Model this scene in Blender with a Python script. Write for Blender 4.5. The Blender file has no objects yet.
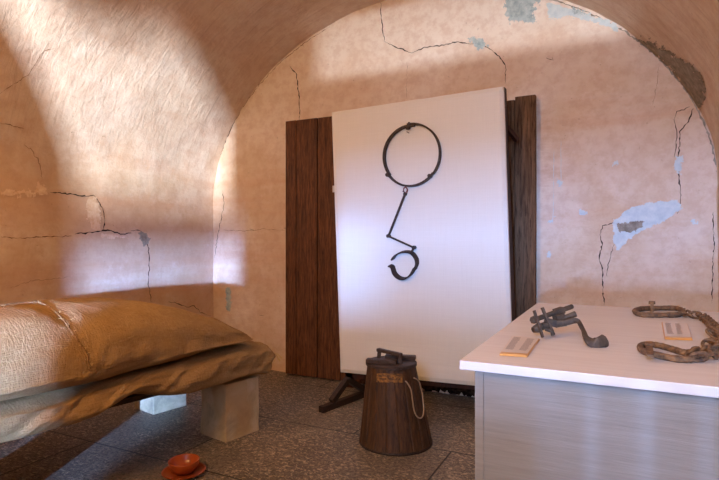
import bpy, bmesh, math, random
from mathutils import Vector, Matrix, noise
from mathutils.bvhtree import BVHTree
random.seed(7)
C = bpy.context.scene.collection
PI = math.pi
sin, cos = math.sin, math.cos

# ------------------------------------------------------------------ camera
F = 528.0
YAW = math.radians(26.5)
CAM = Vector((0, -4, 1.2))
cd = bpy.data.cameras.new('camera'); cam = bpy.data.objects.new('camera', cd); C.objects.link(cam)
cam.location = CAM; cam.rotation_euler = (PI/2, 0, YAW)
cd.sensor_width = 36; cd.lens = F/719*36; cd.clip_start = .02
bpy.context.scene.camera = cam
FWD = Vector((-sin(YAW), cos(YAW), 0)); RGT = Vector((cos(YAW), sin(YAW), 0)); UP = Vector((0, 0, 1))
def ray(px, py):
    return (FWD*F + RGT*(px-359.5) + UP*(240-py)).normalized()
def atd(px, py, d):                       # point of the place at depth d
    return CAM + (FWD*F + RGT*(px-359.5) + UP*(240-py))*(d/F)
def on_z(px, py, z):
    r = ray(px, py); return CAM + r*((z-CAM.z)/r.z)
def on_y(px, py, y):
    r = ray(px, py); return CAM + r*((y-CAM.y)/r.y)

# ------------------------------------------------------------------ materials
def rgb(h):
    h = h.lstrip('#'); v = [int(h[i:i+2], 16)/255 for i in (0, 2, 4)]
    return tuple((c/12.92 if c <= .04045 else ((c+.055)/1.055)**2.4) for c in v) + (1,)
class N:
    def __init__(s, name):
        s.m = bpy.data.materials.new(name); s.m.use_nodes = True
        s.t = s.m.node_tree; s.b = s.t.nodes['Principled BSDF']
        s.tc = s.t.nodes.new('ShaderNodeTexCoord')
    def new(s, k, **kw):
        n = s.t.nodes.new(k)
        for a, v in kw.items(): setattr(n, a, v)
        return n
    def link(s, a, b): s.t.links.new(a, b)
    def co(s, scale=(1, 1, 1), rot=(0, 0, 0), loc=(0, 0, 0), src='Object'):
        m = s.new('ShaderNodeMapping'); s.link(s.tc.outputs[src], m.inputs[0])
        m.inputs['Scale'].default_value = scale; m.inputs['Rotation'].default_value = rot; m.inputs['Location'].default_value = loc
        return m.outputs[0]
    def noise(s, co, scale=5, detail=4, rough=.55, dist=0):
        n = s.new('ShaderNodeTexNoise'); s.link(co, n.inputs['Vector'])
        n.inputs['Scale'].default_value = scale; n.inputs['Detail'].default_value = detail
        n.inputs['Roughness'].default_value = rough; n.inputs['Distortion'].default_value = dist
        return n.outputs['Fac']
    def ramp(s, fac, stops, interp='LINEAR'):
        r = s.new('ShaderNodeValToRGB'); s.link(fac, r.inputs[0]); cr = r.color_ramp; cr.interpolation = interp
        while len(cr.elements) < len(stops): cr.elements.new(.5)
        for e, (p, c) in zip(cr.elements, stops): e.position = p; e.color = c if len(c) == 4 else (*c, 1)
        return r.outputs[0]
    def mix(s, fac, a, b, mode='MIX'):
        n = s.new('ShaderNodeMix', data_type='RGBA', blend_type=mode)
        for i, v in ((0, fac), (6, a), (7, b)):
            if hasattr(v, 'links'): s.link(v, n.inputs[i])
            else: n.inputs[i].default_value = v
        return n.outputs[2]
    def math(s, op, a, b=0.0):
        n = s.new('ShaderNodeMath', operation=op)
        for i, v in ((0, a), (1, b)):
            if hasattr(v, 'links'): s.link(v, n.inputs[i])
            else: n.inputs[i].default_value = v
        return n.outputs[0]
    def bump(s, h, strength=.3, dist=.01):
        n = s.new('ShaderNodeBump'); s.link(h, n.inputs['Height'])
        n.inputs['Strength'].default_value = strength; n.inputs['Distance'].default_value = dist
        s.link(n.outputs[0], s.b.inputs['Normal'])
    def done(s, col=None, rough=.8, metal=0, spec=None):
        if col is not None:
            if hasattr(col, 'links'): s.link(col, s.b.inputs['Base Color'])
            else: s.b.inputs['Base Color'].default_value = col
        if hasattr(rough, 'links'): s.link(rough, s.b.inputs['Roughness'])
        else: s.b.inputs['Roughness'].default_value = rough
        s.b.inputs['Metallic'].default_value = metal
        if spec is not None: s.b.inputs['Specular IOR Level'].default_value = spec
        return s.m
BW = [(0, (0, 0, 0)), (1, (1, 1, 1))]

def plaster(name, vault=False, back=False):
    n = N(name)
    co = n.co()
    big = n.noise(co, 1.1, 5, .6, .4)
    base = n.ramp(big, [(.30, rgb('#cfad8c')), (.47, rgb('#d8bda2')), (.62, rgb('#e0cab6')), (.8, rgb('#e8d9ca'))])
    # horizontal limewash banding
    bz = n.noise(n.co((.25, .25, 2.6)), 1.6, 4, .6, .3)
    base = n.mix(n.math('MULTIPLY', n.ramp(bz, [(.5, (0, 0, 0)), (.68, (1, 1, 1))]), .5), base, rgb('#cf9f7e'))
    # pale worn lime
    pale = n.ramp(n.noise(co, 2.3, 7, .7), [(.54, (0, 0, 0)), (.70, (1, 1, 1))])
    base = n.mix(n.math('MULTIPLY', pale, .45), base, rgb('#ecdccd'))
    if back:       # the upper wall under the arch is paler
        sx = n.new('ShaderNodeSeparateXYZ'); n.link(n.tc.outputs['Object'], sx.inputs[0])
        hz = n.math('ADD', sx.outputs[2], n.math('MULTIPLY', big, .9))
        f = n.ramp(n.math('MULTIPLY', hz, .25), [(.65, (0, 0, 0)), (.82, (1, 1, 1))])
        base = n.mix(n.math('MULTIPLY', f, .75), base, rgb('#ecdfd0'))
    if vault:
        sv = n.new('ShaderNodeSeparateXYZ'); n.link(n.tc.outputs['Object'], sv.inputs[0])
        fz = n.ramp(n.math('MULTIPLY', sv.outputs[2], .3), [(.47, (0, 0, 0)), (.66, (1, 1, 1))])
        plain = base
        st = n.noise(n.co((1.2, 9, 1), src='UV', rot=(0, 0, .2)), 2.2, 6, .65, .6)
        base = n.mix(n.ramp(st, [(.5, (0, 0, 0)), (.78, (.25, .25, .25))]), base, rgb('#bd947a'))
        s2 = n.noise(n.co((1, 14, 1), src='UV', rot=(0, 0, .15)), 3.0, 3, .6, .5)
        base = n.mix(n.ramp(s2, [(.56, (0, 0, 0)), (.75, (.35, .35, .35))]), base, rgb('#e8d8cb'))
        base = n.mix(.35, base, rgb('#e2d3c6'))
        s3 = n.noise(n.co((.9, 26, 1), src='UV', rot=(0, 0, .12)), 2.0, 4, .6, .8)
        base = n.mix(n.ramp(s3, [(.56, (0, 0, 0)), (.68, (.32, .32, .32))]), base, rgb('#a58069'))
    if vault: base = n.mix(fz, plain, base)
    base = n.mix(n.ramp(n.noise(co, 11, 6, .7), [(.40, (.30, .30, .30)), (.56, (0, 0, 0))]), base, rgb('#bd9073'))
    # small pits and specks
    sp = n.ramp(n.noise(co, 45, 2, .5), [(.72, (0, 0, 0)), (.76, (1, 1, 1))])
    base = n.mix(n.math('MULTIPLY', sp, .35), base, rgb('#8c6a55'))
    h1 = n.noise(co, 7, 8, .62)
    h2 = n.noise(n.co((3, 3, 14)), 2.0, 5, .6, .5)
    h = n.math('ADD', n.math('MULTIPLY', h1, .7), n.math('MULTIPLY', h2, .35))
    if vault:
        h3 = n.noise(n.co((2.2, 6, 1), src='UV', rot=(0, 0, .6)), 3.0, 4, .6, 1.2)
        h = n.math('ADD', h, n.math('MULTIPLY', n.math('MULTIPLY', h3, .55), fz))
    n.bump(h, .5, .022 if vault else .02)
    return n.done(base, .9, spec=.15)

def wood(name, c0, c1, axis='z', rough=.6, sc=6, spec=.4, fine=1.0):
    n = N(name)
    s = {'z': (9, 9, .7), 'x': (.7, 9, 9), 'y': (9, .7, 9)}[axis]
    g = n.noise(n.co(s), sc, 6, .65, .8)
    col = n.ramp(g, [(.28, c0), (.72, c1)])
    g2 = n.noise(n.co(tuple(v*2.5 for v in s)), sc, 4, .7)
    col = n.mix(n.ramp(g2, [(.52, (0, 0, 0)), (.66, (.7, .7, .7))]), col, tuple(v*.35 for v in c0[:3])+(1,))
    oi = n.new('ShaderNodeObjectInfo')
    n.bump(n.math('ADD', g, g2), .5*fine, .004)
    return n.done(col, rough, spec=spec)

def iron(name, c0, c1, rough=.55, metal=.6, sc=60):
    n = N(name)
    g = n.noise(n.co(), sc, 5, .7)
    col = n.ramp(g, [(.35, c0), (.65, c1)])
    n.bump(g, .6, .002)
    return n.done(col, rough, metal)

M = {}
M['plaster_left'] = plaster('plaster_left')
M['plaster_back'] = plaster('plaster_back', back=True)
M['plaster_vault'] = plaster('plaster_vault', vault=True)
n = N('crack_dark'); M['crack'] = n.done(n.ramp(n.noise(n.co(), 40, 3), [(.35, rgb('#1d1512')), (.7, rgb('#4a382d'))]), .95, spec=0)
n = N('crack_faint'); M['crack_faint'] = n.done(n.ramp(n.noise(n.co(), 30, 3), [(.35, rgb('#6d4c38')), (.7, rgb('#a97c60'))]), .95, spec=0)
n = N('bare_render'); g = n.noise(n.co(), 22, 6, .7); n.bump(g, .8, .01)
M['bare'] = n.done(n.ramp(g, [(.35, rgb('#7d7264')), (.55, rgb('#9b8f7f')), (.75, rgb('#b9ac9b'))]), .95, spec=.05)
n = N('bare_blue_lime'); g = n.noise(n.co(), 18, 6, .7); n.bump(g, .6, .008)
M['bare_blue'] = n.done(n.ramp(g, [(.35, rgb('#8f9b9a')), (.55, rgb('#b3bcb8')), (.75, rgb('#d2cfc6'))]), .95, spec=.05)
n = N('fresh_lime'); g = n.noise(n.co(), 20, 6, .7); n.bump(g, .5, .006)
M['lime'] = n.done(n.ramp(g, [(.3, rgb('#b9c3c4')), (.6, rgb('#cfd4d0')), (.8, rgb('#e3e0d8'))]), .9, spec=.1)
n = N('lime_smudge'); g = n.noise(n.co(), 30, 5, .7); n.bump(g, .5, .006)
M['smudge'] = n.done(n.ramp(g, [(.3, rgb('#d8b18c')), (.7, rgb('#efd9bf'))]), .9, spec=.1)

def floor_mat():
    n = N('stone_flags')
    co = n.co(loc=(.87, 1.09, 0))
    br = n.new('ShaderNodeTexBrick'); n.link(co, br.inputs['Vector'])
    br.offset = .46; br.squash = 1
    for k, v in (('Scale', 1), ('Mortar Size', .006), ('Mortar Smooth', .3), ('Brick Width', 1.35), ('Row Height', .81), ('Bias', 0)):
        br.inputs[k].default_value = v
    br.inputs['Color1'].default_value = (1, 1, 1, 1); br.inputs['Color2'].default_value = (.72, .72, .72, 1)
    br.inputs['Mortar'].default_value = (.6, .6, .6, 1)
    mort = br.outputs['Fac']
    base = n.ramp(n.noise(n.co(), 3, 7, .65), [(.3, rgb('#64564a')), (.5, rgb('#807160')), (.7, rgb('#998773'))])
    base = n.mix(.35, base, br.outputs['Color'], 'MULTIPLY')
    v = n.noise(n.co((1, 1.5, 1)), 34, 3, .6, 1.2)
    area = n.ramp(n.noise(n.co(), 1.7, 3), [(.34, (0, 0, 0)), (.50, (1, 1, 1))])
    fl = n.math('MULTIPLY', n.ramp(v, [(.53, (0, 0, 0)), (.58, (1, 1, 1))]), area)
    base = n.mix(n.math('MULTIPLY', fl, .9), base, rgb('#cdb696'))
    base = n.mix(n.ramp(n.noise(n.co(), 55, 4, .7), [(.42, (.75, .75, .75)), (.5, (0, 0, 0))]), base, rgb('#3d3429'))
    d = n.ramp(n.noise(n.co(), 90, 2, .5), [(.56, (0, 0, 0)), (.64, (1, 1, 1))])
    base = n.mix(n.math('MULTIPLY', d, .6), base, rgb('#2d2823'))
    base = n.mix(mort, base, rgb('#241d18'))
    h = n.math('SUBTRACT', n.math('ADD', v, n.math('MULTIPLY', d, -.5)), n.math('MULTIPLY', mort, 2.5))
    n.bump(h, .8, .008)
    return n.done(base, .45, spec=.5)
M['floor'] = floor_mat()

M['plank'] = wood('dark_plank', rgb('#301809'), rgb('#7d4c2b'), 'z', .6, 7, spec=.25)
M['plank_grey'] = wood('weathered_plank', rgb('#402a1b'), rgb('#86654a'), 'z', .9, 4, spec=.1)
M['frame_wood'] = wood('red_brown_frame', rgb('#260f09'), rgb('#452014'), 'z', .5, 4)
M['foot_wood'] = wood('foot_wood', rgb('#1d120c'), rgb('#3d271b'), 'y', .5, 4)
M['stave'] = wood('bucket_stave', rgb('#2a180b'), rgb('#5e3d20'), 'z', .6, 5)
M['lid'] = wood('lid_wood', rgb('#2d2019'), rgb('#54423a'), 'x', .6, 6)
M['deck'] = wood('bed_deck', rgb('#2b1c12'), rgb('#553a26'), 'y', .7, 4)
M['iron'] = iron('dark_iron', rgb('#261d1a'), rgb('#493c35'), .6, .4)
M['iron_tool'] = iron('tool_iron', rgb('#33281d'), rgb('#5f4b36'), .75, .1, 40)
M['rust'] = iron('rusty_iron', rgb('#3f2c1f'), rgb('#8d6742'), .85, 0, 70)
n = N('red_wire'); M['redwire'] = n.done(rgb('#7a2f2c'), .5)
n = N('rope'); w = n.new('ShaderNodeTexWave'); n.link(n.co(), w.inputs['Vector']); w.inputs['Scale'].default_value = 90
n.bump(w.outputs['Fac'], .5, .002); M['rope'] = n.done(rgb('#a98d70'), .9)

def weave(name, c0, c1, sc, bump=.9, rough=.9, patch=None, src='UV'):
    n = N(name)
    co = n.co(src=src)
    h = n.math('ADD', n.noise(n.co((14, 110, 1), src=src), 1, 3, .6), n.noise(n.co((110, 14, 1), src=src), 1, 3, .6))
    h = n.math('MULTIPLY', n.math('SUBTRACT', h, .6), 2.2)
    g = n.noise(n.co(), 5, 6, .65)
    col = n.ramp(g, [(.3, c0), (.7, c1)])
    if patch: 
        col = n.mix(n.ramp(n.noise(n.co((1, 1, 5)), 14, 5, .7), [(.55, (0, 0, 0)), (.7, (.6, .6, .6))]), col, patch)
    thr = n.noise(n.co((2, 40, 1), src=src), 12, 2, .5); thr2 = n.noise(n.co((40, 2, 1), src=src), 12, 2, .5)
    col = n.mix(n.ramp(n.math('MULTIPLY', thr, thr2), [(.2, (.35, .35, .35)), (.36, (0, 0, 0))]), col, tuple(v*.45 for v in c0[:3])+(1,))
    col = n.mix(n.math('MULTIPLY', n.math('SUBTRACT', 1.0, h), .38), col, tuple(v*.4 for v in c0[:3])+(1,))
    h = n.math('ADD', h, n.math('MULTIPLY', n.noise(n.co(), 110, 3, .6), 1.4)); n.bump(h, bump, .0028)
    return n.done(col, rough, spec=0)
M['burlap'] = weave('burlap', rgb('#ab865a'), rgb('#c09b6c'), 34, 1.0, patch=rgb('#cba97c'))
n = N('canvas')
c1 = n.noise(n.co((1, 1, 90)), 6, 2, .5); c2 = n.noise(n.co((90, 1, 1)), 6, 2, .5)
n.bump(n.math('ADD', n.math('ADD', c1, c2), n.math('MULTIPLY', n.noise(n.co((.6, 1, 3)), 3, 3), 5)), .25, .003)
M['canvas'] = n.done(n.mix(.5, n.ramp(c1, [(.3, rgb('#dfd8cc')), (.7, rgb('#e8e2d7'))]), n.ramp(c2, [(.3, rgb('#e0d9cd')), (.7, rgb('#e9e3d9'))])), .85, spec=.2)
n = N('seam'); M['seam'] = n.done(n.ramp(n.noise(n.co(), 60, 3), [(.3, rgb('#6f4d2e')), (.7, rgb('#b38d61'))]), .95, spec=.05)
n = N('straw'); M['straw'] = n.done(rgb('#c9a870'), .8)

n = N('stone_block'); g = n.noise(n.co(), 6, 8, .7, .5); g2 = n.noise(n.co(), 40, 4, .6)
col = n.ramp(g, [(.3, rgb('#a09075')), (.5, rgb('#c8b48f')), (.7, rgb('#dac6a4'))])
col = n.mix(n.ramp(n.noise(n.co((1, 1, .5)), 4, 4), [(.5, (0, 0, 0)), (.62, (.6, .6, .6))]), col, rgb('#b8925f'))
n.bump(n.math('ADD', g, n.math('MULTIPLY', g2, .4)), .5, .01); M['block'] = n.done(col, .85, spec=.2)
n = N('terracotta'); g = n.noise(n.co(), 12, 4); n.bump(g, .1, .002)
M['terra'] = n.done(n.ramp(g, [(.3, rgb('#8f3d18')), (.7, rgb('#a85023'))]), .3, spec=.5)
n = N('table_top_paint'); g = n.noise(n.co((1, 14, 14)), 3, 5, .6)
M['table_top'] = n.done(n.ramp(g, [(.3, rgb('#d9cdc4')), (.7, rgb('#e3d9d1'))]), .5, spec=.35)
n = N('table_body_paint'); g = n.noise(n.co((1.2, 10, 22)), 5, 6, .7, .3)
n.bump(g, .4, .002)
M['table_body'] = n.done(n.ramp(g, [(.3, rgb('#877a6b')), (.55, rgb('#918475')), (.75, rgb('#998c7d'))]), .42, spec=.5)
n = N('placard_edge'); M['placard_edge'] = n.done(rgb('#dba45f'), .35)
n = N('placard_sheet'); M['sheet'] = n.done(rgb('#dccab9'), .35)
n = N('print'); M['print'] = n.done(rgb('#8d7c74'), .7)
n = N('white_bracket'); M['white'] = n.done(rgb('#d8cfc6'), .6)
n = N('yellow_paint'); g = n.noise(n.co(), 45, 4, .7)
M['yellow'] = n.done(n.ramp(g, [(.42, rgb('#4f331a')), (.6, rgb('#9a6a2c'))]), .7)

# ------------------------------------------------------------------ mesh helpers
def obj(name, bm, mat, parent=None, smooth=False, bevel=0):
    me = bpy.data.meshes.new(name); bm.normal_update(); bm.to_mesh(me); bm.free()
    me.materials.append(mat)
    if smooth: me.polygons.foreach_set('use_smooth', [True]*len(me.polygons))
    o = bpy.data.objects.new(name, me); C.objects.link(o)
    if parent is not None:
        o.parent = parent; o.matrix_parent_inverse = Matrix.Translation(-Vector(parent.location))
    if bevel:
        m = o.modifiers.new('bevel', 'BEVEL'); m.width = bevel; m.segments = 2; m.limit_method = 'ANGLE'
    return o
def tag(o, label, cat, group=None):
    o['label'] = label; o['category'] = cat
    if group: o['group'] = group
    return o
def thing(name, label, cat, loc, group=None):
    o = bpy.data.objects.new(name, None); C.objects.link(o); o.location = loc; o.empty_display_size = .1
    return tag(o, label, cat, group)
def box(bm, x0, x1, y0, y1, z0, z1, mat=None):
    vs = [bm.verts.new((x, y, z)) for x in (x0, x1) for y in (y0, y1) for z in (z0, z1)]
    if mat is not None:
        for v in vs: v.co = mat @ v.co
    for f in ((0, 1, 3, 2), (4, 6, 7, 5), (0, 4, 5, 1), (2, 3, 7, 6), (0, 2, 6, 4), (1, 5, 7, 3)):
        bm.faces.new([vs[i] for i in f])
    return vs
def bx(*a, mat=None):
    bm = bmesh.new(); box(bm, *a, mat=mat); bmesh.ops.recalc_face_normals(bm, faces=bm.faces); return bm
def bar(bm, a, b, w, h, up=Vector((0, 0, 1))):
    a, b = Vector(a), Vector(b); d = (b-a); L = d.length; d.normalize()
    s = d.cross(up).normalized(); u = s.cross(d)
    m = Matrix((( *s, 0), (*d, 0), (*u, 0), (0, 0, 0, 1))).transposed(); m.translation = a
    box(bm, -w/2, w/2, 0, L, -h/2, h/2, mat=m)
def tube(bm, pts, r, seg=8, closed=False, rs=None, flat=None):
    pts = [Vector(p) for p in pts]; n_ = len(pts); rings = []
    prev = None
    for i, p in enumerate(pts):
        if closed: t = pts[(i+1) % n_]-pts[i-1]
        else: t = pts[min(i+1, n_-1)]-pts[max(i-1, 0)]
        t.normalize()
        if prev is None:
            ref = Vector((0, 0, 1)) if abs(t.z) < .9 else Vector((1, 0, 0)); u = t.cross(ref).normalized()
        else:
            u = (prev - t*prev.dot(t)).normalized()
        prev = u; v = t.cross(u)
        rr = rs[i] if rs else r
        fl = flat if flat else 1
        rings.append([bm.verts.new(p+u*rr*cos(2*PI*k/seg)+v*rr*fl*sin(2*PI*k/seg)) for k in range(seg)])
    m = n_ if closed else n_-1
    for i in range(m):
        A, B = rings[i], rings[(i+1) % n_]
        off = 0
        if closed and i == m-1:
            off = min(range(seg), key=lambda o: (A[0].co-B[o].co).length)
        for k in range(seg): bm.faces.new((A[k], A[(k+1) % seg], B[(k+1+off) % seg], B[(k+off) % seg]))
    if not closed:
        bm.faces.new(list(reversed(rings[0]))); bm.faces.new(rings[-1])
    bmesh.ops.recalc_face_normals(bm, faces=bm.faces)
def spline(pts, sub=6, closed=False):
    pts = [Vector(p) for p in pts]; out = []; n_ = len(pts)
    for i in range(n_ if closed else n_-1):
        if closed: p0, p1, p2, p3 = pts[i-1], pts[i], pts[(i+1) % n_], pts[(i+2) % n_]
        else: p0, p1, p2, p3 = pts[max(i-1, 0)], pts[i], pts[i+1], pts[min(i+2, n_-1)]
        for k in range(sub):
            t = k/sub
            out.append(.5*((2*p1)+(-p0+p2)*t+(2*p0-5*p1+4*p2-p3)*t*t+(-p0+3*p1-3*p2+p3)*t**3))
    if not closed: out.append(pts[-1])
    return out
def lathe(bm, prof, seg=40, cen=(0, 0, 0), mod=None):
    cen = Vector(cen); rings = []
    for r, z in prof:
        rings.append([bm.verts.new(cen+Vector(((r*(mod(2*PI*k/seg, r, z) if mod else 1))*cos(2*PI*k/seg), (r*(mod(2*PI*k/seg, r, z) if mod else 1))*sin(2*PI*k/seg), z))) for k in range(seg)])
    for A, B in zip(rings, rings[1:]):
        for k in range(seg): bm.faces.new((A[k], A[(k+1) % seg], B[(k+1) % seg], B[k]))
    bm.faces.new(list(reversed(rings[0]))); bm.faces.new(rings[-1])
    bmesh.ops.recalc_face_normals(bm, faces=bm.faces)
def cyl(bm, a, b, r, seg=14, r2=None):
    tube(bm, [a, b], r, seg, rs=[r, r2 if r2 is not None else r])
def band(bm, cpts, depth_dir, w, th):
    """flat iron strip following cpts, w wide along depth_dir, th thick"""
    cpts = [Vector(p) for p in cpts]; dd = Vector(depth_dir).normalized(); rings = []
    for i, p in enumerate(cpts):
        t = (cpts[min(i+1, len(cpts)-1)]-cpts[max(i-1, 0)]).normalized(); s = t.cross(dd).normalized()
        rings.append([bm.verts.new(p+s*a*th/2+dd*b*w/2) for a, b in ((-1, -1), (1, -1), (1, 1), (-1, 1))])
    for A, B in zip(rings, rings[1:]):
        for k in range(4): bm.faces.new((A[k], A[(k+1) % 4], B[(k+1) % 4], B[k]))
    bm.faces.new(rings[0]); bm.faces.new(rings[-1]); bmesh.ops.recalc_face_normals(bm, faces=bm.faces)

# ------------------------------------------------------------------ the room shell
XL, XR, SPR, CX, RA, RB, Y0, Y1 = -3.6, .54, 1.52, -1.53, 2.07, 1.66, 0.06, -6.0
def prof(t):            # 0..1 along the left wall, over the vault and down the right wall
    L1 = SPR; L2 = 5.85; L3 = SPR; s = t*(L1+L2+L3)
    if s < L1: return Vector((XL, 0, s)), Vector((1, 0, 0))
    if s > L1+L2: return Vector((XR, 0, L1+L2+L3-s)), Vector((-1, 0, 0))
    a = PI*(1-(s-L1)/L2)
    return Vector((CX+RA*cos(a), 0, SPR+RB*sin(a))), -Vector((cos(a)/RA, 0, sin(a)/RB)).normalized()
TOT = SPR*2+5.85
def undul(p):
    return .022*noise.noise(p*1.1)+.010*noise.noise(p*3.1+Vector((5, 2, 1)))+.004*noise.noise(p*8)
def strip(name, t0, t1, nt, mat):
    bm = bmesh.new(); uv = bm.loops.layers.uv.new(); ny = 150; g = []
    for i in range(nt+1):
        p, nn = prof(t0+(t1-t0)*i/nt); row = []
        for j in range(ny+1):
            y = Y0+(Y1-Y0)*j/ny; q = Vector((p.x, y, p.z))
            row.append(bm.verts.new(q+nn*undul(q)*min(1, max(.15, q.z/1.0))))
        g.append(row)
    for i in range(nt):
        for j in range(ny):
            f = bm.faces.new((g[i][j], g[i][j+1], g[i+1][j+1], g[i+1][j]))
            for l, (a, b) in zip(f.loops, ((i, j), (i, j+1), (i+1, j+1), (i+1, j))):
                l[uv].uv = ((t0+(t1-t0)*a/nt)*TOT, Y0+(Y1-Y0)*b/ny)
    bmesh.ops.recalc_face_normals(bm, faces=bm.faces)
    o = obj(name, bm, mat, smooth=True); o['kind'] = 'structure'; return o
ta = SPR/TOT
wall_left = strip('wall_left', 0, ta, 30, M['plaster_left'])
ceiling = strip('ceiling', ta, 1-ta, 130, M['plaster_vault'])
wall_right = strip('wall_right', 1-ta, 1, 30, M['plaster_left'])
bm = bmesh.new(); g = []
NX, NZ = 120, 90
for i in range(NX+1):
    row = []
    for j in range(NZ+1):
        q = Vector((XL-.08+(XR-XL+.16)*i/NX, 0, 3.3*j/NZ)); row.append(bm.verts.new(q+Vector((0, -.7*undul(q+Vector((9, 0, 3))), 0))))
    g.append(row)
for i in range(NX):
    for j in range(NZ): bm.faces.new((g[i][j], g[i+1][j], g[i+1][j+1], g[i][j+1]))
wall_back = obj('wall_back', bm, M['plaster_back'], smooth=True); wall_back['kind'] = 'structure'
bm = bx(XL-.1, XR+.1, Y1-.1, .1, -.12, 0); fl = obj('floor', bm, M['floor']); fl['kind'] = 'structure'
# front wall (behind the camera) with its doorway slit and window, openings shaped to form the daylight beams
bm = bmesh.new()
ya, yb = -6.15, -6.0
OPN = [(-1.10, -.76, 0.0, 1.13), (-.53, -.05, 1.0, 1.19), (-1.10, -.79, 1.42, 1.76), (-1.10, -.95, 1.76, 2.15), (-.875, -.84, 1.76, 2.15), (-.60, .45, 1.71, 1.76)]
OPN += [(-.05, .45, 1.065, 1.19)]+[(-.05+.04*k, -.05+.04*k+.013, .84, 1.065) for k in range(12)]  # unseen slats added to thin the low daylight on the table front
xs = sorted({XL-.1, XR+.1, *[v for o_ in OPN for v in o_[:2]]}); zs = sorted({-.1, 3.3, *[v for o_ in OPN for v in o_[2:]]})
for a, b in zip(xs, xs[1:]):
    for c, d in zip(zs, zs[1:]):
        mx, mz = (a+b)/2, (c+d)/2
        if any(o_[0] < mx < o_[1] and o_[2] < mz < o_[3] for o_ in OPN): continue
        box(bm, a, b, ya, yb, c, d)
wall_front = obj('wall_front', bm, M['plaster_left']); wall_front['kind'] = 'structure'
bm = bx(-1.6, 1.0, -8.1, -6.15, 1.20, 1.25); o = obj('light_divider_1', bm, M['block']); o['kind'] = 'structure'   # added unseen slab, keeps the low and high daylight sources apart

# ---- ray tools for marks on the plaster
def bvh_of(*obs):
    vs, ps = [], []
    for o in obs:
        k = len(vs); vs += [o.matrix_world @ v.co for v in o.data.vertices] if o.parent is None else [v.co.copy() for v in o.data.vertices]
        ps += [[k+i for i in p.vertices] for p in o.data.polygons]
    return BVHTree.FromPolygons(vs, ps)
BV_B = bvh_of(wall_back); BV_L = bvh_of(wall_left, ceiling); BV_R = bvh_of(ceiling, wall_right)
def hit(bv, px, py, off=.003):
    r = ray(px, py); p, nn, i, d = bv.ray_cast(CAM, r)
    if p is None: return None
    if nn.dot(r) > 0: nn = -nn
    return p+nn*off, nn, d
def crack(path, bv, parent, w=.008, mat='crack', jit=1.1, name='crack', taper=True):
    pts = []
    for (a, b) in zip(path, path[1:]):
        L = math.dist(a, b); k = max(1, int(L/2.2))
        for i in range(k):
            t = i/k; pts.append((a[0]+(b[0]-a[0])*t+random.uniform(-jit, jit)*.6, a[1]+(b[1]-a[1])*t+random.uniform(-jit, jit)*.6))
    pts.append(path[-1]); hs = [hit(bv, *p) for p in pts]; hs = [h for h in hs if h]
    if len(hs) < 2: return
    bm = bmesh.new(); prev = None
    for i, h in enumerate(hs):
        t = (hs[min(i+1, len(hs)-1)][0]-hs[max(i-1, 0)][0]).normalized(); s = t.cross(h[1]).normalized()
        e = min(1, .25+min(i, len(hs)-1-i)/4) if taper else 1
        ww = w*.64*e*random.uniform(.2, 1.3)/2
        cur = (bm.verts.new(h[0]+s*ww), bm.verts.new(h[0]-s*ww))
        if prev: bm.faces.new((prev[0], prev[1], cur[1], cur[0]))
        prev = cur
    o = obj(name, bm, M[mat], parent); return o
def inside(p, poly):
    x, y = p; c = False
    for (x1, y1), (x2, y2) in zip(poly, poly[1:]+poly[:1]):
        if (y1 > y) != (y2 > y) and x < (x2-x1)*(y-y1)/(y2-y1)+x1: c = not c
    return c
def patch(poly, bv, parent, mat, name='bare_plaster_patch', off=.004, jag=3.0, step=.7):
    x0, x1 = min(p[0] for p in poly)-3, max(p[0] for p in poly)+3; y0, y1 = min(p[1] for p in poly)-3, max(p[1] for p in poly)+3
    bm = bmesh.new(); V = {}
    def v(i, j):
        if (i, j) not in V:
            h = hit(bv, x0+i*step, y0+j*step, off); V[(i, j)] = bm.verts.new(h[0]) if h else None
        return V[(i, j)]
    for i in range(int((x1-x0)/step)):
        for j in range(int((y1-y0)/step)):
            cx, cy = x0+(i+.5)*step, y0+(j+.5)*step
            q = Vector((cx*.22, cy*.22, 3.3)); dx = noise.noise(q)*jag+noise.noise(q*3)*jag*.5; dy = noise.noise(q+Vector((7, 7, 7)))*jag+noise.noise(q*3.3+Vector((4, 1, 2)))*jag*.5
            if inside((cx+dx, cy+dy), poly):
                c = [v(i, j), v(i+1, j), v(i+1, j+1), v(i, j+1)]
                if all(c): bm.faces.new(c)
    obj(name, bm, M[mat], parent)

B = wall_back
crack([(381, 3), (382, 25), (385, 42), (398, 48), (412, 53), (425, 47), (440, 46), (455, 42), (470, 44), (480, 43), (488, 48), (498, 55), (506, 66), (505, 84)], BV_B, B, .011)
crack([(290, 66), (297, 75), (299, 95), (300, 122)], BV_B, B, .014)
crack([(407, 62), (407, 80), (406, 100)], BV_B, B, .004, 'crack_faint')
crack([(250, 42), (262, 50), (270, 42)], BV_B, B, .004, 'crack_faint')
crack([(690, 107), (677, 112), (674, 120), (677, 130), (676, 145), (674, 158)], BV_B, B, .008)
crack([(693, 109), (688, 122), (680, 132), (679, 150), (678, 160), (679, 172), (680, 190), (681, 205), (677, 214)], BV_B, B, .011)
crack([(681, 203), (668, 209), (663, 214), (655, 216)], BV_B, B, .005)
crack([(615, 222), (603, 226), (600, 235), (602, 245), (599, 258), (602, 268), (603, 285), (604, 305)], BV_B, B, .012)
crack([(617, 234), (612, 250), (608, 265), (607, 277)], BV_B, B, .007)
crack([(659, 65), (656, 90), (652, 106)], BV_B, B, .004, 'crack_faint')
crack([(223, 190), (224, 205), (221, 220), (217, 240), (215, 258)], BV_B, B, .010)
crack([(713, 212), (714, 240), (713, 262), (712, 285), (712, 303)], BV_B, B, .009)
crack([(223, 230), (245, 231), (265, 229), (287, 231)], BV_B, B, .005, 'crack_faint')
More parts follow.
